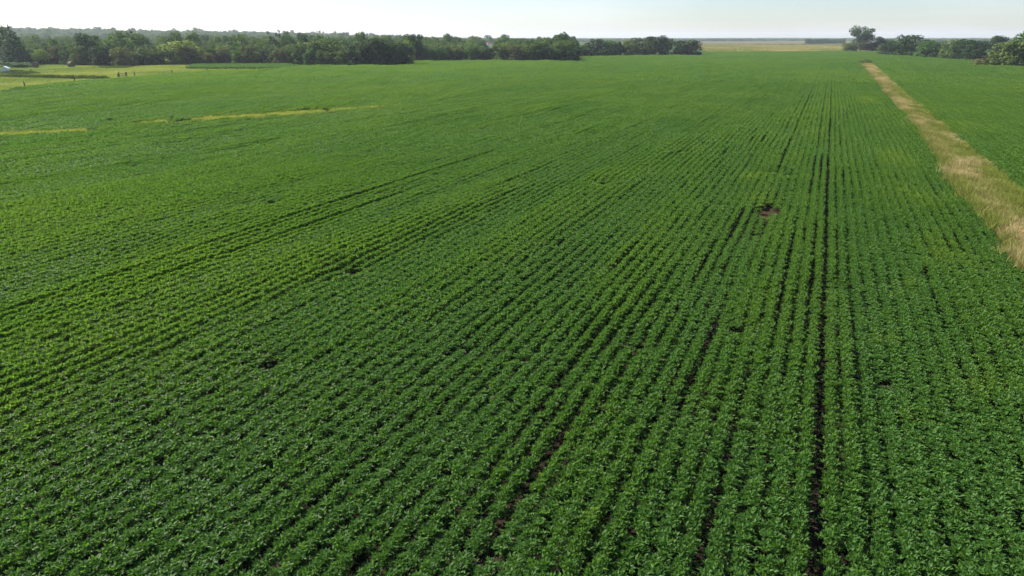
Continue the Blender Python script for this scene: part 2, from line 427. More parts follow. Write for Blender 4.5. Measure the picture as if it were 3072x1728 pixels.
def crop_field(step, meshes, dmin, dmax):
    out = []
    for reg_b, ang in ((False, 0.0), (True, R(19))):
        x, y, K, U, V = crop_points(step, dmin, dmax, ang, 0.0)
        m = crop_select(x, y, reg_b); x, y, K, U, V = x[m], y[m], K[m], U[m], V[m]
        d = np.hypot(x, y)
        right = x > 19
        # how open the gap on the left (k) and on the right (k+1) of each row is
        def opening(kg):
            lf = sstep(-10, -26, x)                       # the canopy closes towards the left
            o = 0.12*sstep(0.72, 0.88, vnoise(V/13.0, kg*7.37+3.1, 21))*(1-0.5*right)*(1-0.5*lf)
            o = o+(0.060-0.050*lf)*sstep(0.25, 0.75, vnoise(V/5.0, kg*3.91+1.7, 25))*(1-0.8*right)
            o = o+0.12*(0.35+0.65*lf)*sstep(0.56, 0.76, vnoise(V/24.0, kg*0.21, 27))*(1-right)
            if not reg_b:
                gx = X0+kg*ROW
                for ox, ya, yb, w in OPEN_GAPS:
                    hit = (np.abs(gx-ox) < 0.3) & (y > ya) & (y < yb)
                    o = np.where(hit, np.maximum(o, w*(0.7+0.5*vnoise(y/3.0, y*0+ox, 31))*sstep(0, 9, y-ya+4)*sstep(0, 16, yb-y)*(1-0.7*(ox < -6 and w < 0.35)*sstep(0.60, 0.78, vnoise(y/8.0, y*0+ox, 33)))), o)
            return o
        ol = opening(K); orr = opening(K+1)
        half = 0.42
        half = half+0.03+0.02*sstep(-8, -24, x)+0.03*right
        lo = -half+ol; hi = half-orr
        shift = (lo+hi)/2; sx = (hi-lo)/0.84*rng.uniform(0.88, 1.12, len(x))
        shift = shift+rng.normal(0, 0.022, len(x))+0.12*(vnoise(V/9.0, K*0.31, 63)-0.5)
        big = fbm(x/34.0, y/60.0, 41); sml = fbm(x/6.0, y/9.0, 43)
        band = fbm(U/5.0, V/38.0, 45)
        sz = 0.72+0.26*big+0.24*(sml-0.5)+0.34*sstep(0.25, 0.75, band)-0.12+rng.normal(0, 0.025, len(x))
        dip = sstep(0.70, 0.84, vnoise(x/5.0, y/14.0, 47))
        sz *= 1-0.20*dip*(1-0.6*sstep(-8, -24, x))
        far = sstep(75, 140, d)
        sz *= 1+far*(0.34*(vnoise(V/11.0, K*1.73, 49)-0.5)+0.26*(vnoise(x/7.0, y/7.0, 50)-0.5)+0.45*np.minimum(0, vnoise(V/30.0, K*0.9, 52)-0.22))
        sz = np.where(right, sz*0.88, sz)
        tint = 0.02+0.22*sstep(0.35, 0.85, fbm(x/45.0, y/45.0, 51))+0.22*(fbm(x/5.0, y/5.0, 53)-0.45)
        tint += 0.16*(sstep(0.3, 0.7, band)-0.4)+0.07*right+far*0.24*(vnoise(x/9.0, y/12.0, 54)-0.5)+far*0.14*(vnoise(V/14.0, K*1.3, 55)-0.5)
        tint += 0.10*sstep(60, 260, d)
        for yx, yy, rx, ry, a in YELLOW:
            g = np.exp(-(((x-yx)/rx)**2+((y-yy)/ry)**2)); tint += a*g*(0.4+1.2*vnoise(x*0.9, y*0.9, 57))
        for p, q, w in GRASSY: tint += 0.25*np.exp(-(seg_dist(p, q, x, y)/(w+2.0))**2)
        tint += np.where(rng.random(len(x)) < 0.008, 0.22, 0.0)
        for hx, hy, rx, ry in HOLES: sz *= 1-0.35*np.exp(-(((x-hx)/(rx+0.6))**2+((y-hy)/(ry+0.8))**2))
        tint = np.clip(tint+rng.normal(0, 0.03, len(x)), 0, 1)
        ca, sa = math.cos(ang), math.sin(ang)
        px = x+shift*ca; py = y+shift*sa
        rot = np.zeros((len(x), 3)); rot[:, 2] = ang+np.where(rng.random(len(x)) < 0.5, math.pi, 0)+rng.normal(0, 0.05, len(x))
        out.append((np.stack([px, py, np.full(len(x), 0.03)], 1), rot, np.stack([sx, np.ones(len(x))*1.05, sz], 1),
                    rng.integers(0, len(meshes), len(x)), tint))
    return [np.concatenate([a[i] for a in out]) for i in range(5)]

D1, D2 = 95.0, 260.0
P, ROT, SCL, VI, TINT = crop_field(L1LEN, near_meshes, 0, D1)
# the 300 plants that show largest, along the lower edge of the photograph, are objects of their own
az, dist = azdist(P[:, 0], P[:, 1])
fw = P[:, 0]*HX+P[:, 1]*HY; rt = P[:, 0]*HY-P[:, 1]*HX
zc = fw*math.cos(PITCH)+(CAM_H-0.5)*math.sin(PITCH); yc = -(CAM_H-0.5)*math.cos(PITCH)+fw*math.sin(PITCH)
seen = (np.abs(rt/zc*CF) < 1536) & (yc/zc*CF > -864)
order = np.argsort(np.where(seen, zc, 1e9))[:300]
stem_me = []
for i in range(3):
    r = np.random.default_rng(900+i); V = []; F = []
    rings = ((0, 0, 0, 0.011), (r.uniform(-.02, .02), 0, 0.2, 0.009), (r.uniform(-.03, .03), r.uniform(-.02, .02), 0.42, 0.007), (r.uniform(-.03, .03), 0, 0.62, 0.004))
    for cx, cy_, cz, w in rings:
        for a in range(5): V.append((cx+w*math.cos(a*1.2566), cy_+w*math.sin(a*1.2566), cz))
    for q in range(3):
        for a in range(5): F.append((q*5+a, q*5+(a+1) % 5, q*5+5+(a+1) % 5, q*5+5+a))
    stem_me.append(mesh_from('soybean_stem', V, F, M_STEM))
for n, i in enumerate(order):
    o = link('soybean_plant', stem_me[n % 3])
    o.location = P[i]; o.rotation_euler = ROT[i]; o.scale = SCL[i]; o['tint'] = float(TINT[i])
    tag(o, 'leafy green soybean plant in the nearest stretch of the rows, along the bottom edge', 'soybean plant', 'soybean plants nearest the camera')
    f = link('foliage', near_meshes[VI[i]], o); f['tint'] = float(TINT[i])
keep = np.ones(len(P), bool); keep[order] = False
P, ROT, SCL, VI, TINT = P[keep], ROT[keep], SCL[keep], VI[keep], TINT[keep]
P2, ROT2, SCL2, VI2, TINT2 = crop_field(L2LEN, mid_meshes, D1, D2)
P3, ROT3, SCL3, VI3, TINT3 = crop_field(L3LEN, far_meshes, D2, 2000)
C_SOY = proto_collection('soy', near_meshes+mid_meshes+far_meshes)
n1, n2 = len(near_meshes), len(mid_meshes)
PA = np.concatenate([P, P2, P3]); RA = np.concatenate([ROT, ROT2, ROT3]); SA = np.concatenate([SCL, SCL2, SCL3])
VA = np.concatenate([VI, VI2+n1, VI3+n1+n2]); TA = np.concatenate([TINT, TINT2, TINT3])
print('soy instances', len(P), len(P2), len(P3))
right = PA[:, 0] > 18.5
right &= PA[:, 1] < 462
scatter('soybean_crop', C_SOY, PA[~right], RA[~right], SA[~right], VA[~right], {'tint': TA[~right]},
        'rows of dark green soybeans filling the main field, left of the dry grass strip')
scatter('soybean_crop_beyond_verge', C_SOY, PA[right], RA[right], SA[right], VA[right], {'tint': TA[right]},
        'lighter green soybeans in the field right of the dry grass strip')

# bare earth where plants are missing
def blob(name, cx, cy_, rx, ry, mat, z, seed):
    r = np.random.default_rng(seed); n = 18
    a = np.linspace(0, 2*math.pi, n, endpoint=False); k = r.uniform(0.75, 1.15, n)
    V = [(cx, cy_, z)]+[(cx+rx*k[i]*math.cos(a[i]), cy_+ry*k[i]*math.sin(a[i]), z-0.004) for i in range(n)]
    o = link(name, mesh_from(name, V, [(0, 1+i, 1+(i+1) % n) for i in range(n)], mat)); tag(o, kind='structure')
for i, (hx, hy, rx, ry) in enumerate(HOLES[:2]): blob('bare_soil', hx, hy, rx*1.3, ry*1.15, M_BARE, 0.05+0.01*i, i)

# ------------------------------------------------------------------ grass
def tuft_mesh(name, seed, n, h, spread, w, mat, lean=0.35):
    r = np.random.default_rng(seed)
    bx, by = r.normal(0, spread, n), r.normal(0, spread, n)
    a = r.uniform(0, 2*math.pi, n); l = r.uniform(0.1, lean, n)*h; hh = h*r.uniform(0.6, 1.1, n)
    t = r.uniform(0, 2*math.pi, n)
    sx, sy = np.cos(t)*w/2, np.sin(t)*w/2
    b = np.stack([bx, by, np.zeros(n)], 1); s = np.stack([sx, sy, np.zeros(n)], 1)
    mid = b+np.stack([np.cos(a)*l*0.35, np.sin(a)*l*0.35, hh*0.6], 1); tip = b+np.stack([np.cos(a)*l, np.sin(a)*l, hh], 1)
    V = np.stack([b-s, b+s, mid+s*0.9, mid-s*0.9, tip+s*0.25, tip-s*0.25], 1).reshape(-1, 3)
    i = np.arange(n)*6
    F = np.concatenate([np.stack([i, i+1, i+2, i+3], 1), np.stack([i+3, i+2, i+4, i+5], 1)])
    return mesh_from(name, V, F, mat)
C_TALL = proto_collection('tall_tuft', [tuft_mesh('tall_tuft', 400+i, 46, 1.0, 0.24, 0.035, M_GRASS, 0.6) for i in range(8)])
C_WEED = proto_collection('weed_tuft', [tuft_mesh('weed_tuft', 500+i, 60, 1.0, 0.35, 0.07, M_WEED, 0.7) for i in range(6)])

def strip_edge(y):
    ly = np.array([p[1] for p in STRIP_L]); lx = np.array([p[0] for p in STRIP_L])
    ry = np.array([p[1] for p in STRIP_R][::-1]); rx = np.array([p[0] for p in STRIP_R][::-1])
    return np.interp(y, ly, lx), np.interp(y, ry, rx)
n = 17000
y = 30*np.exp(rng.random(n)*math.log(460/30)); y = np.where(rng.random(n) < 0.6, rng.uniform(30, 460, n), y)
xl, xr = strip_edge(y); u = rng.random(n)
x = xl+0.2+(xr-xl-0.4)*u+rng.normal(0, 0.30, n)+0.7*(vnoise(y/5.0, y*0+7, 67)-0.5)*(np.abs(u-0.5) > 0.35)
m = in_view(x, y); x, y, u = x[m], y[m], u[m]; n = len(x)
tan = 0.00+0.60*sstep(0.50, 0.70, fbm(x/2.6+40, y/9.0, 61))*1.0+0.35*np.exp(-((u-0.28)/0.22)**2)-0.22*sstep(0.55, 0.95, u)*sstep(0.3, 0.6, vnoise(x*0+3, y/22.0, 63))
tan += 0.25*sstep(180, 320, y)
tan = np.clip(tan-0.25*(u < 0.09)+rng.normal(0, 0.12, n), 0, 1)
hgt = 0.55+0.8*fbm(x/1.6, y/3.0, 66)+0.15*rng.random(n)
s = rng.uniform(0.9, 1.25, n)*(1+0.6*sstep(120, 350, y))
rot = np.zeros((n, 3)); rot[:, 2] = rng.uniform(0, 6.28, n)
scatter('verge_grass', C_TALL, np.stack([x, y, np.full(n, 0.06)], 1), rot, np.stack([s, s, hgt], 1), rng.integers(0, 8, n), {'tint': tan},
        'tall tan and olive grass in the strip between the two soybean fields')

# yellow-green grass of the waterway
xs, ys = [], []
for p, q, w in GRASSY:
    L = math.hypot(q[0]-p[0], q[1]-p[1]); k = int(L*w*2*3.2)
    t = rng.random(k); o = rng.normal(0, 0.5, k)*w
    dx, dy = (q[0]-p[0])/L, (q[1]-p[1])/L
    o = o*(0.35+0.65*np.sin(np.pi*np.clip(t, 0.03, 0.97))**0.6)*(0.5+vnoise(t*6, t*0+w, 37))
    xs.append(p[0]+t*(q[0]-p[0])-dy*o); ys.append(p[1]+t*(q[1]-p[1])+dx*o)
x = np.concatenate(xs); y = np.concatenate(ys); n = len(x)
rot = np.zeros((n, 3)); rot[:, 2] = rng.uniform(0, 6.28, n); s = rng.uniform(1.0, 1.6, n)
M_YEL = grass_material('waterway_blade', (0.15, 0.22, 0.030), (0.36, 0.39, 0.075))
C_YEL = proto_collection('yellow_tuft', [tuft_mesh('yellow_tuft', 450+i, 60, 1.0, 0.3, 0.05, M_YEL, 0.7) for i in range(5)])
scatter('waterway_grass', C_YEL, np.stack([x, y, np.full(n, 0.03)], 1), rot, np.stack([s, s, rng.uniform(0.35, 0.75, n)], 1), rng.integers(0, 5, n),
        {'tint': np.clip(rng.normal(0.7, 0.25, n), 0, 1)}, 'yellow-green grass along the shallow waterway crossing the left of the field')

# pasture turf tufts
bb = np.array(PASTURE); n = 26000
x = rng.uniform(bb[:, 0].min(), bb[:, 0].max(), n); y = rng.uniform(bb[:, 1].min(), bb[:, 1].max(), n)
m = inside(PASTURE, x, y) & in_view(x, y) & ~inside(CORN, x, y); x, y = x[m], y[m]; n = len(x)
rot = np.zeros((n, 3)); rot[:, 2] = rng.uniform(0, 6.28, n); s = rng.uniform(1.6, 3.0, n)
scatter('pasture_grass', C_YEL, np.stack([x, y, np.full(n, 0.05)], 1), rot, np.stack([s, s, rng.uniform(0.12, 0.35, n)], 1), rng.integers(0, 5, n),
        {'tint': np.clip(fbm(x/25.0, y/25.0, 71)*1.4-0.45, 0, 1)}, 'short yellow-green grass of the pasture before the wood')
# line of weeds across the pasture and along its fence
xs, ys, hs = [], [], []
for (p, q, k, w, h) in (((-318, 178), (-303, 181), 50, 1.5, 1.0), ((-303, 181), (-253, 187), 230, 0.9, 1.25), ((-338, 205), (-322, 200), 120, 2.5, 1.1), ((-352, 262), (-338, 262), 80, 3, 1.0)):
    t = rng.random(k); xs.append(p[0]+t*(q[0]-p[0])+rng.normal(0, w, k)); ys.append(p[1]+t*(q[1]-p[1])+rng.normal(0, w, k)); hs.append(h*rng.uniform(0.5, 1.2, k))
x, y, h = map(np.concatenate, (xs, ys, hs)); n = len(x)
rot = np.zeros((n, 3)); rot[:, 2] = rng.uniform(0, 6.28, n); s = rng.uniform(1.0, 1.9, n)
scatter('pasture_weeds', C_WEED, np.stack([x, y, np.full(n, 0.05)], 1), rot, np.stack([s, s, h], 1), rng.integers(0, 6, n), {'tint': rng.random(n)*0.25},
        'line of dark weeds crossing the yellow-green pasture')
# corn strip
bb = np.array(CORN); xx, yy = np.meshgrid(np.arange(bb[:, 0].min(), bb[:, 0].max(), 1.3), np.arange(bb[:, 1].min(), bb[:, 1].max(), 0.9))
x = xx.ravel()+rng.normal(0, 0.15, xx.size); y = yy.ravel()+rng.normal(0, 0.2, xx.size); m = inside(CORN, x, y); x, y = x[m], y[m]; n = len(x)
rot = np.zeros((n, 3)); rot[:, 2] = rng.uniform(0, 6.28, n)
M_CORN = grass_material('corn_blade', (0.075, 0.170, 0.034), (0.130, 0.235, 0.050))
C_CORN = proto_collection('corn_tuft', [tuft_mesh('corn_tuft', 480+i, 40, 1.0, 0.25, 0.16, M_CORN, 0.9) for i in range(5)])
scatter('corn_strip', C_CORN, np.stack([x, y, np.full(n, 0.05)], 1), rot, np.stack([np.full(n, 1.3), np.full(n, 1.3), rng.uniform(1.0, 1.3, n)], 1), rng.integers(0, 5, n),
        {'tint': rng.random(n)}, 'low strip of taller crop with a dark front edge behind the pasture')
# rough grass of the prairie
bb = np.array(PRAIRIE); n = 9000
x = rng.uniform(-290, 145, n); y = rng.uniform(795, 1730, n); m = inside(PRAIRIE, x, y) & in_view(x, y); x, y = x[m], y[m]; n = len(x)
rot = np.zeros((n, 3)); rot[:, 2] = rng.uniform(0, 6.28, n); s = rng.uniform(3, 6, n)
scatter('prairie_grass', C_TALL, np.stack([x, y, np.full(n, 0.03)], 1), rot, np.stack([s, s, rng.uniform(0.6, 1.5, n)], 1), rng.integers(0, 8, n),
        {'tint': np.clip(fbm(x/60.0, y/90.0, 77)*1.3-0.35, 0, 0.7)}, 'tan prairie grass beyond the far end of the soybeans')

# ------------------------------------------------------------------ trees
def leaf_quads(C, nrm, size, r):
    k = len(C)
    nrm = nrm/np.linalg.norm(nrm, axis=1)[:, None]
    t = np.cross(nrm, r.normal(0, 1, (k, 3))); t /= np.linalg.norm(t, axis=1)[:, None]; b = np.cross(nrm, t)
    a = (size*r.uniform(0.6, 1.35, k))[:, None]; w = a*r.uniform(0.5, 0.8, k)[:, None]
    V = np.stack([C-t*a, C+b*w, C+t*a, C-b*w], 1).reshape(-1, 3)
    return V, np.arange(4*k).reshape(-1, 4)
def lobes_to_crown(name, lobes, n, size, seed, mat):
    r = np.random.default_rng(seed)
    lb = np.array(lobes); vol = (lb[:, 3]**2); pick = r.choice(len(lb), n, p=vol/vol.sum())
    d = r.normal(0, 1, (n, 3)); d /= np.linalg.norm(d, axis=1)[:, None]
    rad = np.clip(1.0-np.abs(r.normal(0, 0.22, n)), 0.2, 1.12)+r.normal(0, 0.05, n)
    L = lb[pick]
    C = L[:, :3]+d*rad[:, None]*L[:, 3:4]*np.array([1, 1, 0.85])
    C[:, 2] = np.maximum(C[:, 2], 0.01)
    V, F = leaf_quads(C, d*0.9+r.normal(0, 0.55, (n, 3))+np.array([0, 0, 0.25]), size, r)
    return mesh_from(name, V, F, mat)
def dome_lobes(seed, skirt=0.0, n=26, flat=0.9):
    r = np.random.default_rng(seed); out = []
    for i in range(n):
        z = r.uniform(skirt+0.04, 0.86)
        rm = 0.42*math.sqrt(max(0.02, 1-((z-0.38)/0.60)**2)) if z > 0.38 else 0.42*(0.82+0.18*z/0.38)
        a = i*2.4+r.uniform(-0.5, 0.5); q = rm*math.sqrt(r.uniform(0.25, 1.0))
        out.append((q*math.cos(a), q*math.sin(a), z, r.uniform(0.11, 0.19)))
    out += [(r.uniform(-.06, .06), r.uniform(-.06, .06), 0.84, 0.14), (0, 0, 0.5, 0.27), (0.1, 0.05, 0.3, 0.24), (-0.1, -0.05, 0.33, 0.24)]+[(0.34*math.cos(a+seed), 0.34*math.sin(a+seed), 0.12, 0.15) for a in (0, 1.26, 2.5, 3.77, 5.0)]
    return out
def tall_lobes(seed):
    r = np.random.default_rng(seed); out = []
    for i in range(24):
        z = r.uniform(0.30, 0.90)
        rm = 0.40*math.sqrt(max(0.05, 1-((z-0.58)/0.42)**2)); a = i*2.4+r.uniform(-0.6, 0.6); q = rm*math.sqrt(r.uniform(0.2, 1.0))
        out.append((q*math.cos(a), q*math.sin(a), z, r.uniform(0.09, 0.16)))
    out += [(0, 0, 0.88, 0.11), (0, 0, 0.6, 0.2), (0.05, 0, 0.42, 0.2)]
    return out
def cottonwood_lobes(seed):
    r = np.random.default_rng(seed); out = []
    for i in range(15):
        z = r.uniform(0.52, 0.93); rm = 0.36*math.sqrt(max(0.05, 1-((z-0.72)/0.3)**2)); a = i*2.4+r.uniform(-0.5, 0.5); q = rm*math.sqrt(r.uniform(0.1, 1))
        out.append((q*math.cos(a), q*math.sin(a), z, r.uniform(0.12, 0.18)))
    for i in range(9):
        z = r.uniform(0.16, 0.5); a = i*2.4+1; q = r.uniform(0.1, 0.28)
        out.append((q*math.cos(a), q*math.sin(a), z, r.uniform(0.11, 0.17)))
    out += [(0, 0, 0.72, 0.2), (0.05, 0.05, 0.52, 0.17), (-0.40, 0.1, 0.88, 0.075), (-0.42, 0.1, 0.80, 0.065), (-0.36, 0.1, 0.7, 0.06), (0.36, 0, 0.84, 0.09), (0.02, 0, 0.93, 0.10)]
    return out
def conifer_mesh(name, seed, mat, n=2600, ragged=0.25):
    r = np.random.default_rng(seed)
    z = 1-np.sqrt(r.random(n))*0.97
    br = np.floor(z*17)/17.0
    ang = r.uniform(0, 2*math.pi, n); w = 0.5*(1-z)**0.85*(0.75+0.25*np.sin(ang*3+br*40)+ragged*r.normal(0, 0.5, n))
    q = np.abs(w)*np.sqrt(r.uniform(0.25, 1, n))
    C = np.stack([q*np.cos(ang), q*np.sin(ang), np.clip(z-0.10*q+0.012*r.normal(0, 1, n), 0.01, 1)], 1)
    nr = np.stack([np.cos(ang)*0.5, np.sin(ang)*0.5, np.full(n, 0.8)], 1)+r.normal(0, 0.4, (n, 3))
    V, F = leaf_quads(C, nr, 0.024, r)
    return mesh_from(name, V, F, mat)
def limb_mesh(name, seed, top=0.75, w=0.028, forks=6, lo=0.2, spread=0.3):
    r = np.random.default_rng(seed); V = []; F = []
    def tube(pts, rad):
        b = len(V); k = 6
        for (p, q) in zip(pts, rad):
            for a in range(k): V.append((p[0]+q*math.cos(a*math.tau/k), p[1]+q*math.sin(a*math.tau/k), p[2]))
        for i in range(len(pts)-1):
            for a in range(k): F.append((b+i*k+a, b+i*k+(a+1) % k, b+(i+1)*k+(a+1) % k, b+(i+1)*k+a))
    tube([(0, 0, -0.01), (0.006, 0.004, top*0.35), (0.012, -0.006, top*0.7), (0.0, 0.0, top)], [w*1.25, w*0.85, w*0.55, w*0.15])
    for i in range(forks):
        z = r.uniform(lo, top*0.75); a = i*2.4+r.uniform(-.4, .4); L = spread*r.uniform(0.6, 1.1)
        tube([(0.008, 0, z), (L*0.5*math.cos(a), L*0.5*math.sin(a), z+0.10), (L*math.cos(a), L*math.sin(a), min(0.95, z+0.22))], [w*0.5, w*0.35, w*0.1])
    return mesh_from(name, V, F, M_BARK)

def crown_set(mat):
    s = {}
    s['dome'] = [lobes_to_crown('crown', dome_lobes(600+i), 3300, 0.036, 610+i, mat) for i in range(7)]
    s['tall'] = [lobes_to_crown('crown', tall_lobes(620+i), 2100, 0.030, 630+i, mat) for i in range(4)]
    s['bush'] = [lobes_to_crown('crown', [(x*1.05, y*1.05, z*0.95, q*1.15) for x, y, z, q in dome_lobes(640+i, 0.0, 14)], 1100, 0.055, 650+i, mat) for i in range(3)]
    return s
CR = crown_set(M_CROWN)
CR['cottonwood'] = [lobes_to_crown('crown', cottonwood_lobes(660), 3600, 0.026, 661, M_CROWN)]
CR['conifer'] = [conifer_mesh('crown', 670+i, M_CROWN) for i in range(2)]
r_ = np.random.default_rng(5)
CR['sparse'] = [lobes_to_crown('crown', [(r_.uniform(-.3, .3), r_.uniform(-.3, .3), z, r_.uniform(0.05, 0.1)) for z in np.linspace(0.25, 0.97, 15)], 800, 0.024, 680+i, M_CROWN) for i in range(2)]
TR = {'dome': [limb_mesh('trunk', 700+i, 0.7, 0.022) for i in range(2)], 'tall': [limb_mesh('trunk', 710+i, 0.8, 0.02, 7, 0.25) for i in range(2)],
      'bush': [limb_mesh('trunk', 720, 0.6, 0.03, 6, 0.08, 0.3)], 'cottonwood': [limb_mesh('trunk', 730, 0.88, 0.030, 10, 0.16, 0.34)],
      'conifer': [limb_mesh('trunk', 740, 0.95, 0.018, 0)], 'sparse': [limb_mesh('trunk', 750, 0.95, 0.022, 9, 0.3, 0.25)]}

DK, MD, OL, YG, BR, HZ, BL = (0.032, 0.064, 0.022), (0.064, 0.135, 0.034), (0.086, 0.130, 0.034), (0.150, 0.215, 0.040), (0.105, 0.120, 0.044), (0.072, 0.122, 0.044), (0.032, 0.066, 0.026)
tree_count = 0
def tree(kind, px, base, top, wpx, col, label, name=None, cat='tree', group=None, seed=None, pz=None):
    """one tree: survey point from the photograph, real height and width"""
    global tree_count
    tree_count += 1; i = tree_count if seed is None else seed
    x, y, d, fwd = ground(px, base)
    h = max(1.2, height_at(px, top, fwd)); w = wpx/CF*math.hypot(fwd, 15)*1.28
    place_tree(kind, x, y, h, w, col, label, name, cat, group, i)
def place_tree(kind, x, y, h, w, col, label, name, cat, group, i):
    name = name or {'conifer': 'conifer', 'bush': 'bush', 'cottonwood': 'cottonwood_tree'}.get(kind, 'broadleaf_tree')
    root = empty(name, (x, y, float(terrain(x, y))), (i*2.399) % 6.28 if kind != 'cottonwood' else YAW, (w, w, h))
    tag(root, label, cat, group)
    link('trunk', TR[kind][i % len(TR[kind])], root)
    c = link('crown', CR[kind][i % len(CR[kind])], root)
    rr = random.Random(i*7+1); v = rr.uniform(0.9, 1.12)
    c.color = (col[0]*v*rr.uniform(.93, 1.07), col[1]*v, col[2]*v*rr.uniform(.9, 1.1), 1)
    return root

PW = 'trees behind the pasture'; HM = 'trees of the middle hedgerow'; HF = 'trees of the farther hedgerow'; HR = 'trees right of the grass strip'; CL = 'trees of the dark clump'
T = tree
# -- behind the pasture, left to right
T('tall', 3, 192, 70, 58, BL, 'thin tall tree with a tufted top, cut by the left edge of the photo', group=PW)
T('conifer', 52, 195, 75, 98, BL, 'tall dark blue-green conifer with a ragged pointed top behind the weedy mound', group=PW)
T('dome', -12, 190, 120, 80, DK, 'dark broad tree left of the ragged conifer, half out of the photo', group=PW)
T('bush', 79, 194, 164, 30, DK, 'round dark shrub between the ragged conifer and the yellow-green small tree', cat='bush', group=PW)
T('tall', 123, 194, 146, 40, YG, 'small bright yellow-green tree standing before the dark wood', name='small_tree', group=PW, seed=2)
T('dome', 152, 190, 136, 46, MD, 'mid green tree just right of the small yellow-green tree', group=PW)
T('dome', 182, 190, 139, 52, DK, 'low dark tree between the small yellow-green tree and the brown hay bale', group=PW)
T('dome', 100, 184, 124, 50, HZ, 'grey-green tree behind the small yellow-green tree', group=PW)
T('dome', 205, 193, 146, 34, MD, 'narrow mid green tree above the brown hay bale', group=PW)
T('dome', 240, 196, 138, 46, OL, 'lighter olive tree right of the brown hay bale', group=PW)
T('dome', 274, 194, 97, 72, DK, 'tallest dark round tree right of the brown hay bale', group=PW, seed=3)
T('dome', 314, 197, 137, 58, DK, 'dark low tree under the right flank of the tallest dark tree', group=PW)
T('tall', 370, 190, 92, 118, MD, 'big bright green tree right of the tallest dark one', group=PW, seed=1)
T('dome', 374, 198, 139, 58, BR, 'brownish-olive low tree in front of the big bright green one', group=PW)
T('dome', 415, 196, 158, 42, DK, 'low dark tree left of the little spruce', group=PW)
T('conifer', 440, 196, 161, 22, BL, 'little dark spruce at the wood edge behind the pasture', group=PW)
T('dome', 462, 193, 148, 44, MD, 'mid green tree right of the little spruce', group=PW)
T('dome', 492, 192, 154, 40, DK, 'dark small tree left of the big yellow-green one', group=PW)
T('dome', 545, 192, 119, 100, YG, 'biggest yellow-green tree, middle of the wood edge above the taller crop', group=PW, seed=5)
T('dome', 600, 191, 158, 42, MD, 'small mid green tree at the right foot of the biggest yellow-green tree', group=PW)
T('dome', 634, 190, 145, 56, OL, 'olive tree right of the biggest yellow-green tree', group=PW)
T('dome', 674, 190, 150, 60, BR, 'greyish brown-green tree left above the taller crop strip', group=PW)
T('dome', 712, 190, 146, 52, OL, 'olive tree between the greyish tree and the yellowish one', group=PW)
T('dome', 752, 190, 152, 52, YG, 'yellowish low tree behind the middle of the taller crop', group=PW)
T('dome', 786, 190, 158, 38, MD, 'small green tree right of the yellowish low one', group=PW)
T('dome', 818, 190, 136, 66, DK, 'dark round tree behind the right end of the taller crop', group=PW)
T('sparse', 830, 182, 91, 42, DK, 'thin tall tree with bare twiggy top behind the wood edge', group=PW)
T('tall', 870, 182, 101, 46, HZ, 'tall grey-green tree right of the bare-topped one', group=PW)
T('tall', 918, 182, 99, 60, DK, 'tall dark many-topped tree right of the tall grey-green one', group=PW)
T('dome', 866, 191, 150, 46, OL, 'olive low tree under the tall grey-green tree', group=PW)
T('dome', 908, 192, 126, 84, OL, 'wide olive tree left of the broad rounded olive one', group=PW)
T('tall', 968, 183, 101, 76, HZ, 'pale grey-green tree rising behind the broad rounded olive tree', group=PW)
T('dome', 986, 193, 114, 96, OL, 'broad rounded olive tree left of the dark clump', group=PW)
T('dome', 1002, 195, 150, 58, OL, 'low tree under the broad rounded olive one', group=PW)
T('dome', 940, 194, 156, 46, DK, 'low dark tree at the left foot of the broad rounded olive tree', group=PW)
T('dome', 1042, 196, 145, 48, OL, 'low olive tree at the left end of the dark clump', group=CL)
# -- the dark clump standing out into the field
T('dome', 1082, 196, 126, 78, DK, 'left dome of the dark clump standing out into the soybeans', group=CL)
T('dome', 1124, 196, 112, 88, DK, 'highest dome of the dark clump standing out into the soybeans', group=CL)
T('dome', 1166, 196, 128, 74, DK, 'right-hand middle dome of the dark clump', group=CL)
T('dome', 1208, 195, 126, 60, DK, 'rightmost dark tree of the dark clump, at its corner', group=CL)
T('bush', 1145, 197, 168, 60, DK, 'low dark bush at the foot of the dark clump', cat='bush', group=CL)
T('dome', 1222, 184, 118, 44, YG, 'pale yellow-green tree peeping above the right of the dark clump', group=CL)
T('tall', 1244, 183, 99, 62, DK, 'tall dark tree rising behind the right end of the dark clump', group=CL)
T('dome', 1030, 180, 118, 44, HZ, 'grey-green tree behind the left end of the dark clump', group=CL)
# -- middle hedgerow
T('dome', 1258, 183, 140, 40, OL, 'first olive tree right of the dark clump', group=HM)
T('dome', 1286, 183, 146, 40, MD, 'second tree right of the dark clump, mid green', group=HM)
T('dome', 1314, 182, 142, 44, OL, 'third tree right of the dark clump, olive', group=HM)
T('dome', 1344, 182, 146, 42, OL, 'fourth tree right of the dark clump, low and olive', group=HM)
T('dome', 1374, 181, 142, 44, BR, 'fifth tree right of the dark clump, brownish', group=HM)
T('dome', 1402, 181, 150, 40, MD, 'lowest tree of the middle hedgerow, left of the two below the white farm building', group=HM)
T('dome', 1430, 181, 140, 44, OL, 'olive tree just left below the white farm building', group=HM)
T('dome', 1463, 181, 142, 54, DK, 'dark tree right below the white farm building', group=HM)
T('dome', 1510, 182, 132, 56, OL, 'olive tree right of the dark one below the farm building', group=HM)
T('dome', 1551, 183, 133, 54, BR, 'brownish tree in the middle of the middle hedgerow', group=HM)
T('dome', 1590, 183, 128, 54, OL, 'olive tree left of the broad dark one in the middle hedgerow', group=HM)
T('dome', 1636, 183, 126, 74, DK, 'broad dark tree in the right half of the middle hedgerow', group=HM)
T('dome', 1694, 183, 116, 66, OL, 'highest olive tree near the right end of the middle hedgerow', group=HM)
T('dome', 1716, 184, 138, 40, DK, 'small dark tree at the right end of the middle hedgerow', group=HM)
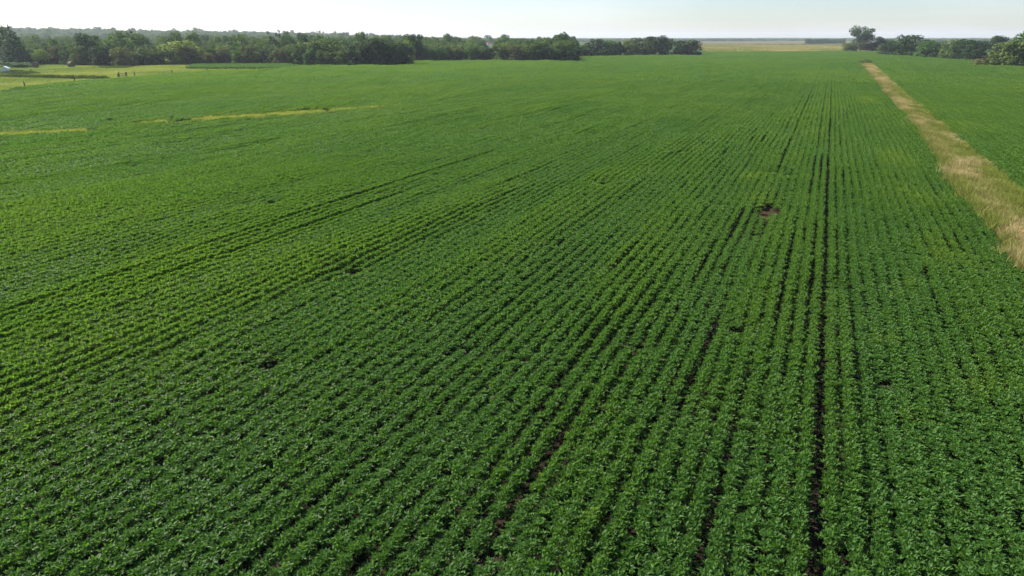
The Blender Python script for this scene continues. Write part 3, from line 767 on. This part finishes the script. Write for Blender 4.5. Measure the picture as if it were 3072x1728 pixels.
T('tall', 1572, 172, 116, 36, HZ, 'hazy tree behind the brownish one of the middle hedgerow', group=HM)
T('tall', 1628, 172, 114, 44, HZ, 'hazy tree behind the broad dark one of the middle hedgerow', group=HM)
T('tall', 1704, 170, 111, 22, HZ, 'thin hazy tree behind the highest olive tree of the middle hedgerow', group=HM)
# -- farther hedgerow
T('dome', 1750, 169, 132, 36, MD, 'light green tree at the left end of the farther hedgerow', group=HF)
T('dome', 1782, 169, 114, 58, DK, 'dark tall tree near the left end of the farther hedgerow', group=HF)
T('dome', 1828, 168, 117, 58, MD, 'mid green tree right of the dark tall one in the farther hedgerow', group=HF)
T('dome', 1872, 168, 118, 52, OL, 'olive tree in the middle of the farther hedgerow', group=HF)
T('dome', 1916, 167, 112, 56, OL, 'olive rounded tree left of the highest of the farther hedgerow', group=HF)
T('dome', 1964, 166, 106, 66, DK, 'highest tree of the farther hedgerow', group=HF)
T('tall', 2003, 165, 112, 30, DK, 'narrow dark tree at the right end of the farther hedgerow', group=HF)
T('dome', 2054, 166, 119, 80, DK, 'lone rounded dark tree standing right of the farther hedgerow', seed=4)
# -- right side
T('cottonwood', 2580, 153, 79, 60, (0.044, 0.080, 0.028), 'tallest tree of the right side, open-crowned, with a thin side stem on its left')
T('dome', 2546, 154, 126, 36, OL, 'low olive tree at the left foot of the tall open-crowned tree', group=HR)
T('dome', 2604, 153, 128, 40, DK, 'low dark tree at the right foot of the tall open-crowned tree', group=HR)
T('dome', 2634, 153, 109, 40, DK, 'dark round tree between the tall open-crowned one and the long hedge', group=HR)
T('dome', 2660, 150, 116, 40, HZ, 'grey-green tree showing over the left end of the long dark hedge', group=HR)
T('dome', 2652, 163, 133, 38, OL, 'low olive tree at the left tip of the long dark hedge', group=HR)
T('dome', 2686, 164, 121, 66, DK, 'dark low tree second from the left tip of the long dark hedge', group=HR)
T('dome', 2740, 168, 102, 92, DK, 'highest dome of the long dark hedge on the right', group=HR)
T('dome', 2782, 171, 118, 62, MD, 'green tree on the right shoulder of the highest dome of the long hedge', group=HR)
T('dome', 2814, 174, 127, 50, DK, 'low dark tree in the dip of the long hedge', group=HR)
T('dome', 2850, 176, 117, 56, OL, 'olive tree right of the dip in the long hedge', group=HR)
T('dome', 2890, 178, 117, 60, DK, 'dark tree right of the olive one in the long hedge', group=HR)
T('dome', 2928, 180, 119, 56, DK, 'dark tree at the right end of the long hedge', group=HR)
T('tall', 2981, 172, 105, 56, DK, 'dark round-topped tree rising behind the right end of the long hedge', group=HR)
T('dome', 3064, 196, 84, 72, MD, 'tall green tree cut by the right edge of the photo', group=HR)
T('dome', 3028, 199, 114, 92, OL, 'big olive-green tree in front at the right edge of the photo', group=HR)
T('bush', 2954, 198, 163, 58, BR, 'yellowish-brown bush left of the big olive-green tree', cat='bush', group=HR)
T('bush', 2996, 199, 160, 50, OL, 'olive bush at the foot of the big olive-green tree', cat='bush', group=HR)
T('dome', 3120, 200, 120, 90, OL, 'olive tree just beyond the right edge of the photo', group=HR)
# -- bushes and weeds in the fields
T('bush', 2598, 191, 176, 32, BR, 'brown-green bush at the far tip of the dry grass strip', cat='bush')
T('bush', 55, 203, 185, 78, MD, 'low wide mound overgrown with bright green weeds', name='weedy_mound', cat='mound')
T('bush', 44, 220, 208, 40, BL, 'dark shrubs beside the pale shed', cat='bush')
T('bush', 330, 371, 362, 36, DK, 'dark green shrub on the waterway in the left of the field', cat='bush')
# -- hazy row of trees beyond the prairie
ORD = ('leftmost', 'second from the left', 'third from the left', 'fourth from the left', 'middle one', 'fourth from the right', 'third from the right', 'second from the right', 'rightmost')
for i, px in enumerate((2424, 2436, 2448, 2461, 2474, 2487, 2500, 2513, 2526)):
    T('dome', px, 131.5-0.12*i, 114.5+(i*3) % 4*0.9, 17, HZ, ORD[i]+' of nine small hazy trees in the row beyond the tan prairie', group='far row of trees beyond the prairie')
# -- farmyard trees round the white building
T('tall', 1463, 134, 104, 18, HZ, 'tree standing tall just behind the white farm building', group='farmyard trees')
for px, tp, w, lb in ((1418, 113, 22, 'hazy farmyard tree farthest left of the white building'), (1438, 111, 22, 'hazy farmyard tree nearest left of the white building'),
                      (1484, 116, 20, 'hazy farmyard tree above the red roof'), (1500, 113, 18, 'hazy farmyard tree over the right end of the red roof'), (1523, 112, 30, 'hazy farmyard tree right of the red roof')):
    T('dome', px, 134, tp, w, HZ, lb, group='farmyard trees')

# -- woodland beyond: nearest ones as trees of their own, the rest as one wood
def wood_points():
    xs = []; 
    for (d0, d1, n) in ((430, 900, 6500), (900, 1700, 8500), (1700, 3200, 9500)):
        a = rng.uniform(R(-45), R(5), n); d = np.sqrt(rng.uniform(d0*d0, d1*d1, n))
        h = YAW*-1+a                                  # compass angle
        xs.append(np.stack([d*np.sin(h), d*np.cos(h), d, a], 1))
    q = np.concatenate(xs); x, y, d, a = q.T
    ipx = 1536+np.tan(a)*2181.0
    lim = np.interp(ipx, [-400, 900, 1250, 1500, 1760, 1990], [3200, 3200, 2300, 1400, 1000, 560])
    m = (d < lim*(0.8+0.4*vnoise(x/160.0, y/160.0, 81))) & ~inside(FIELD, x, y) & ~inside(PASTURE, x, y) & (ipx < 1990)
    for p in (FIELD, PASTURE):
        for i in range(len(p)): m &= seg_dist(p[i], p[(i+1) % len(p)], x, y) > 9
    m &= ~((ipx > 1445) & (ipx < 1490) & (d > 500) & (d < 1520))
    m &= vnoise(x/90.0, y/90.0, 83) > np.where(d > 1000, 0.36, 0.12)
    return x[m], y[m], d[m]
wx, wy, wd = wood_points()
o = np.argsort(wd); wx, wy, wd = wx[o], wy[o], wd[o]
# keep a spacing among the nearest
sel = []
for i in range(len(wx)):
    if wd[i] > 640 or len(sel) >= 150: break
    if all((wx[i]-wx[j])**2+(wy[i]-wy[j])**2 > 49 for j in sel): sel.append(i)
n_near = i
for k, j in enumerate(sel):
    h = random.uniform(7.0, 11.5); w = random.uniform(8, 13)
    place_tree(random.choice(['dome', 'dome', 'dome', 'tall']), wx[j], wy[j], h, w, random.choice([HZ, MD, OL, OL, MD, BR, DK]),
               'one of the low woodland trees crowded behind the wood edge and hedgerows', 'woodland_tree', 'tree', 'woodland trees behind the wood edge', 1000+k)
CW = crown_set(M_WOOD); wood_meshes = CW['dome']+CW['tall'][:2]
C_WOOD = proto_collection('wood_tree', wood_meshes)
rest = np.arange(n_near, len(wx)); x, y, d = wx[rest], wy[rest], wd[rest]; n = len(x)
rot = np.zeros((n, 3)); rot[:, 2] = rng.uniform(0, 6.28, n)
h = np.clip(rng.normal(9.0, 1.9, n), 5.5, 14)*np.where(rng.random(n) < 0.08, 1.5, 1.0); w = rng.uniform(9, 16, n)*(1+0.5*sstep(900, 2200, d)); h = h*(1+0.25*sstep(900, 2200, d)*rng.random(n))
scatter('woodland', C_WOOD, np.stack([x, y, terrain(x, y)-0.3], 1), rot, np.stack([w, w, h], 1), rng.integers(0, len(wood_meshes), n), {'tint': rng.random(n)},
        'hazy green woodland stretching to the low hills on the left')
print('wood instances', n, 'near', len(sel))
# -- woods along the horizon
xs = []
for (d0, d1, n) in ((2600, 3600, 5200), (3600, 5200, 6000), (5200, 8200, 7000)):
    a = rng.uniform(R(-46), R(46), n); d = np.sqrt(rng.uniform(d0*d0, d1*d1, n)); h = -YAW+a
    xs.append(np.stack([d*np.sin(h), d*np.cos(h), d], 1))
x, y, d = np.concatenate(xs).T
m = (vnoise(x/420.0, y/150.0, 91) > 0.52) & ~inside(FARTAN, x, y) & ~inside(PRAIRIE, x, y)
x, y, d = x[m], y[m], d[m]; n = len(x)
rot = np.zeros((n, 3)); rot[:, 2] = rng.uniform(0, 6.28, n); w = rng.uniform(16, 34, n); h = rng.uniform(7, 12, n)
scatter('distant_woods', C_WOOD, np.stack([x, y, terrain(x, y)-0.3], 1), rot, np.stack([w, w, h], 1), rng.integers(0, len(wood_meshes), n), {'tint': rng.random(n)},
        'blue-grey bands of trees along the horizon')
# hedge between the two prairies and scattered prairie shrubs
n = 150; t = rng.random(n); x = -285+t*305+rng.normal(0, 1, n); y = 1600+t*132+rng.normal(0, 3, n)
rot = np.zeros((n, 3)); rot[:, 2] = rng.uniform(0, 6.28, n)
scatter('prairie_hedge', C_WOOD, np.stack([x, y, np.zeros(n)], 1), rot, np.stack([rng.uniform(4, 9, n)]*2+[rng.uniform(0.8, 2.2, n)], 1), rng.integers(0, len(wood_meshes), n), {'tint': rng.random(n)},
        'thin dark hedge line between the tan prairie and the paler land beyond')

# ------------------------------------------------------------------ farm things
def box(bm, x0, x1, y0, y1, z0, z1):
    v = [bm.verts.new(p) for p in ((x0, y0, z0), (x1, y0, z0), (x1, y1, z0), (x0, y1, z0), (x0, y0, z1), (x1, y0, z1), (x1, y1, z1), (x0, y1, z1))]
    for f in ((0, 3, 2, 1), (4, 5, 6, 7), (0, 1, 5, 4), (1, 2, 6, 5), (2, 3, 7, 6), (3, 0, 4, 7)): bm.faces.new([v[i] for i in f])
def bm_obj(name, bm, mat, parent=None):
    me = bpy.data.meshes.new(name); bm.normal_update(); bm.to_mesh(me); bm.free(); me.materials.append(mat); return link(name, me, parent)
M_WHITE = plain('white_siding', (0.80, 0.79, 0.76), 0.6, 0.05)
M_REDROOF = plain('red_roof_metal', (0.26, 0.085, 0.06), 0.6, 0.15)
M_PALE = plain('pale_siding', (0.50, 0.56, 0.54), 0.7, 0.1)
M_SLATE = plain('pale_roof', (0.55, 0.60, 0.62), 0.6, 0.1)
M_GLASS = plain('dark_glass', (0.03, 0.035, 0.04), 0.1, 0.1)
M_POST = plain('weathered_wood', (0.075, 0.06, 0.045), 0.9, 0.3, 5)
M_HAY = plain('weathered_hay', (0.085, 0.058, 0.036), 0.95, 0.4, 6)
M_HAYEND = plain('hay_end', (0.12, 0.085, 0.055), 0.95, 0.35, 9)
M_TWINE = plain('bale_wrap', (0.22, 0.20, 0.16), 0.8, 0.1)

def gabled(name, loc, rz, w, l, eave, ridge, wall, roof, label, cat):
    """gable end faces -Y of the thing, ridge runs along +Y"""
    root = empty(name, loc, rz); tag(root, label, cat)
    bm = bmesh.new()
    pr = [(-w/2, 0), (w/2, 0), (w/2, eave), (0, ridge), (-w/2, eave)]
    a = [bm.verts.new((x, 0, z)) for x, z in pr]; b = [bm.verts.new((x, l, z)) for x, z in pr]
    bm.faces.new(a); bm.faces.new(b[::-1])
    for i in range(5): bm.faces.new([a[(i+1) % 5], a[i], b[i], b[(i+1) % 5]])
    bm_obj('wall', bm, wall, root)
    o = 0.35; t = 0.16
    for s in (-1, 1):
        bm = bmesh.new(); sl = (ridge-eave)/(w/2); n0 = 0.02
        q = [(0, ridge+n0), (s*(w/2+o), eave-sl*o+n0), (s*(w/2+o), eave-sl*o+n0+t), (0, ridge+n0+t)]
        va = [bm.verts.new((x+s*0.002, -o, z)) for x, z in q]; vb = [bm.verts.new((x+s*0.002, l+o, z)) for x, z in q]
        bm.faces.new(va); bm.faces.new(vb[::-1])
        for i in range(4): bm.faces.new([va[(i+1) % 4], va[i], vb[i], vb[(i+1) % 4]])
        bmesh.ops.recalc_face_normals(bm, faces=bm.faces[:]); bm_obj('roof', bm, roof, root)
    return root
x, y, d, f = ground(1461, 137)
# gable towards the camera, long side running off to the right
hr = gabled('farm_building', (x, y, 0), -1.15+YAW, 8.0, 16.0, 3.2, 6.2, M_WHITE, M_REDROOF, 'white gabled farm building with a long red roof among far trees', 'farm building')
for wx_ in (-2.2, 2.2):
    bm = bmesh.new(); box(bm, wx_-0.7, wx_+0.7, -0.06, -0.003, 1.6, 3.4); bm_obj('window', bm, M_GLASS, hr)
bm = bmesh.new(); box(bm, -0.6, 0.6, -0.06, -0.003, 0, 2.2); bm_obj('door', bm, M_POST, hr)
x, y, d, f = ground(15, 217)
sh = gabled('shed', (x, y, 0.05), YAW+0.35, 2.6, 3.0, 1.7, 2.4, M_PALE, M_SLATE, 'small pale shed with a light roof at the left edge of the pasture', 'shed')
bm = bmesh.new(); box(bm, -0.45, 0.45, -0.05, -0.003, 0, 1.5); bm_obj('door', bm, M_SLATE, sh)

def round_bale(loc, rz, rad, length, label, wrap):
    root = empty('hay_bale', loc, rz); tag(root, label, 'hay bale', 'hay bales before the wood')
    n = 24; r = np.random.default_rng(int(rad*100))
    ks = r.uniform(0.96, 1.04, n)
    bm = bmesh.new(); rings = []
    for yy, q in ((-length/2, 0.93), (-length/2+0.12, 1.0), (0, 1.01), (length/2-0.12, 1.0), (length/2, 0.93)):
        rings.append([bm.verts.new((rad*q*ks[i]*math.cos(i*math.tau/n), yy, max(0.0, rad*0.96+rad*q*ks[i]*math.sin(i*math.tau/n)))) for i in range(n)])
    for a, b in zip(rings, rings[1:]):
        for i in range(n): bm.faces.new([a[i], a[(i+1) % n], b[(i+1) % n], b[i]])
    bmesh.ops.recalc_face_normals(bm, faces=bm.faces[:]); bm_obj('roll', bm, M_HAY, root)
    for s in (-1, 1):                                     # the spiral ends, stepped
        bm = bmesh.new(); prev = None
        for k in range(6):
            q = rad*0.93*(1-k/6); yy = s*(length/2+0.03*(k % 2)-0.002)
            ring = [bm.verts.new((q*math.cos(i*math.tau/n), yy, max(0.0, rad*0.96+q*math.sin(i*math.tau/n)))) for i in range(n)]
            if prev:
                for i in range(n): bm.faces.new([prev[i], prev[(i+1) % n], ring[(i+1) % n], ring[i]])
            prev = ring
        bm.faces.new(prev); bmesh.ops.recalc_face_normals(bm, faces=bm.faces[:]); bm_obj('end', bm, M_HAYEND, root)
    if wrap:
        bm = bmesh.new(); q = rad*1.05
        for yy in (-length*0.22, length*0.22):
            a = [bm.verts.new((q*math.cos(i*math.tau/n), yy-0.12, max(0.01, rad*0.96+q*math.sin(i*math.tau/n)))) for i in range(n)]
            b = [bm.verts.new((q*math.cos(i*math.tau/n), yy+0.12, max(0.01, rad*0.96+q*math.sin(i*math.tau/n)))) for i in range(n)]
            for i in range(n): bm.faces.new([a[i], a[(i+1) % n], b[(i+1) % n], b[i]])
        bm_obj('wrap_band', bm, M_TWINE, root)
    return root
x, y, d, f = ground(108, 204); round_bale((x, y, 0.05), YAW+0.5, 1.55, 2.6, 'weathered grey-brown round bale beside the weedy mound', True)
x, y, d, f = ground(215, 202); round_bale((x, y, 0.05), YAW+1.2, 1.5, 2.4, 'dark brown round hay bale alone at the foot of the wood', False)

def post_mesh(seed):
    r = random.Random(seed); bm = bmesh.new(); n = 7; prev = None
    for z, q in ((0, 0.16), (0.5, 0.15), (1.35, 0.135), (1.42, 0.10)):
        ring = [bm.verts.new((q*r.uniform(.9, 1.1)*math.cos(i*math.tau/n)+z*0.02, q*r.uniform(.9, 1.1)*math.sin(i*math.tau/n), z)) for i in range(n)]
        if prev:
            for i in range(n): bm.faces.new([prev[i], prev[(i+1) % n], ring[(i+1) % n], ring[i]])
        prev = ring
    bm.faces.new(prev); me = bpy.data.meshes.new('fence_post'); bm.to_mesh(me); bm.free(); me.materials.append(M_POST); return me
PM = [post_mesh(i) for i in range(3)]
POSTS = [(67, 220, 1.2, 'short fence post right of the pale shed'), (94, 218, 1.4, 'fence post below the grey-brown bale'), (224, 246, 1.45, 'fence post standing alone at the pasture edge, left of the gate'),
         (77, 263, 1.6, 'leaning fence post nearest the camera at the pasture edge'), (405, 229, 1.6, 'thick fence post just right of the wooden gate'), (517, 221, 1.4, 'fence post second to the right of the wooden gate'),
         (622, 215, 1.4, 'fence post below the left end of the taller crop'), (712, 210, 1.2, 'fence post below the middle of the taller crop'), (870, 202, 1.5, 'left one of two fence posts close together at the corner of the taller crop'),
         (884, 202, 1.5, 'right one of two fence posts close together at the corner of the taller crop')]
for i, (px, py, h, lb) in enumerate(POSTS):
    x, y, d, f = ground(px, py)
    o = link('fence_post', PM[i % 3]); o.location = (x, y, 0.03); o.scale = (1.35, 1.35, h/1.2); o.rotation_euler = (0.05*((i*7) % 3-1), 0.16 if i == 3 else 0.04*((i*5) % 3-1), i)
    tag(o, lb, 'fence post', 'fence posts along the pasture')
# wooden gate: three posts and rails
a = np.array(ground(355, 232)[:2]); b = np.array(ground(380, 230)[:2]); L = float(np.hypot(*(b-a)))
g = empty('wooden_gate', (a[0], a[1], 0.05), math.atan2(b[1]-a[1], b[0]-a[0])); tag(g, 'dark wooden gate with two rails at the edge of the pasture', 'gate')
for px_, hh, q in ((0, 1.35, 0.20), (L*0.14, 2.0, 0.15), (L, 1.75, 0.24)):
    bm = bmesh.new(); box(bm, px_-q, px_+q, -q, q, 0, hh); bmesh.ops.bevel(bm, geom=bm.edges[:], offset=0.03, segments=1, affect='EDGES'); bm_obj('post', bm, M_POST, g)
for z in (0.45, 1.15):
    bm = bmesh.new(); box(bm, 0.21, L-0.25, -0.05, 0.05, z, z+0.16); bm_obj('rail', bm, M_POST, g)

# ------------------------------------------------------------------ the hazy air
bm = bmesh.new(); box(bm, -9600, 9600, -9600, 9600, -1.5, 75.0)
m, nt, out = new_mat('haze_air')
pv = N(nt, 'ShaderNodeVolumePrincipled'); pv.inputs['Color'].default_value = (0.80, 0.88, 1.0, 1)
pv.inputs['Density'].default_value = 0.000075; pv.inputs['Density Attribute'].default_value = ''
pv.inputs['Anisotropy'].default_value = 0.2
nt.links.new(pv.outputs[0], out.inputs['Volume'])
hz = bm_obj('haze', bm, m); tag(hz, kind='stuff')
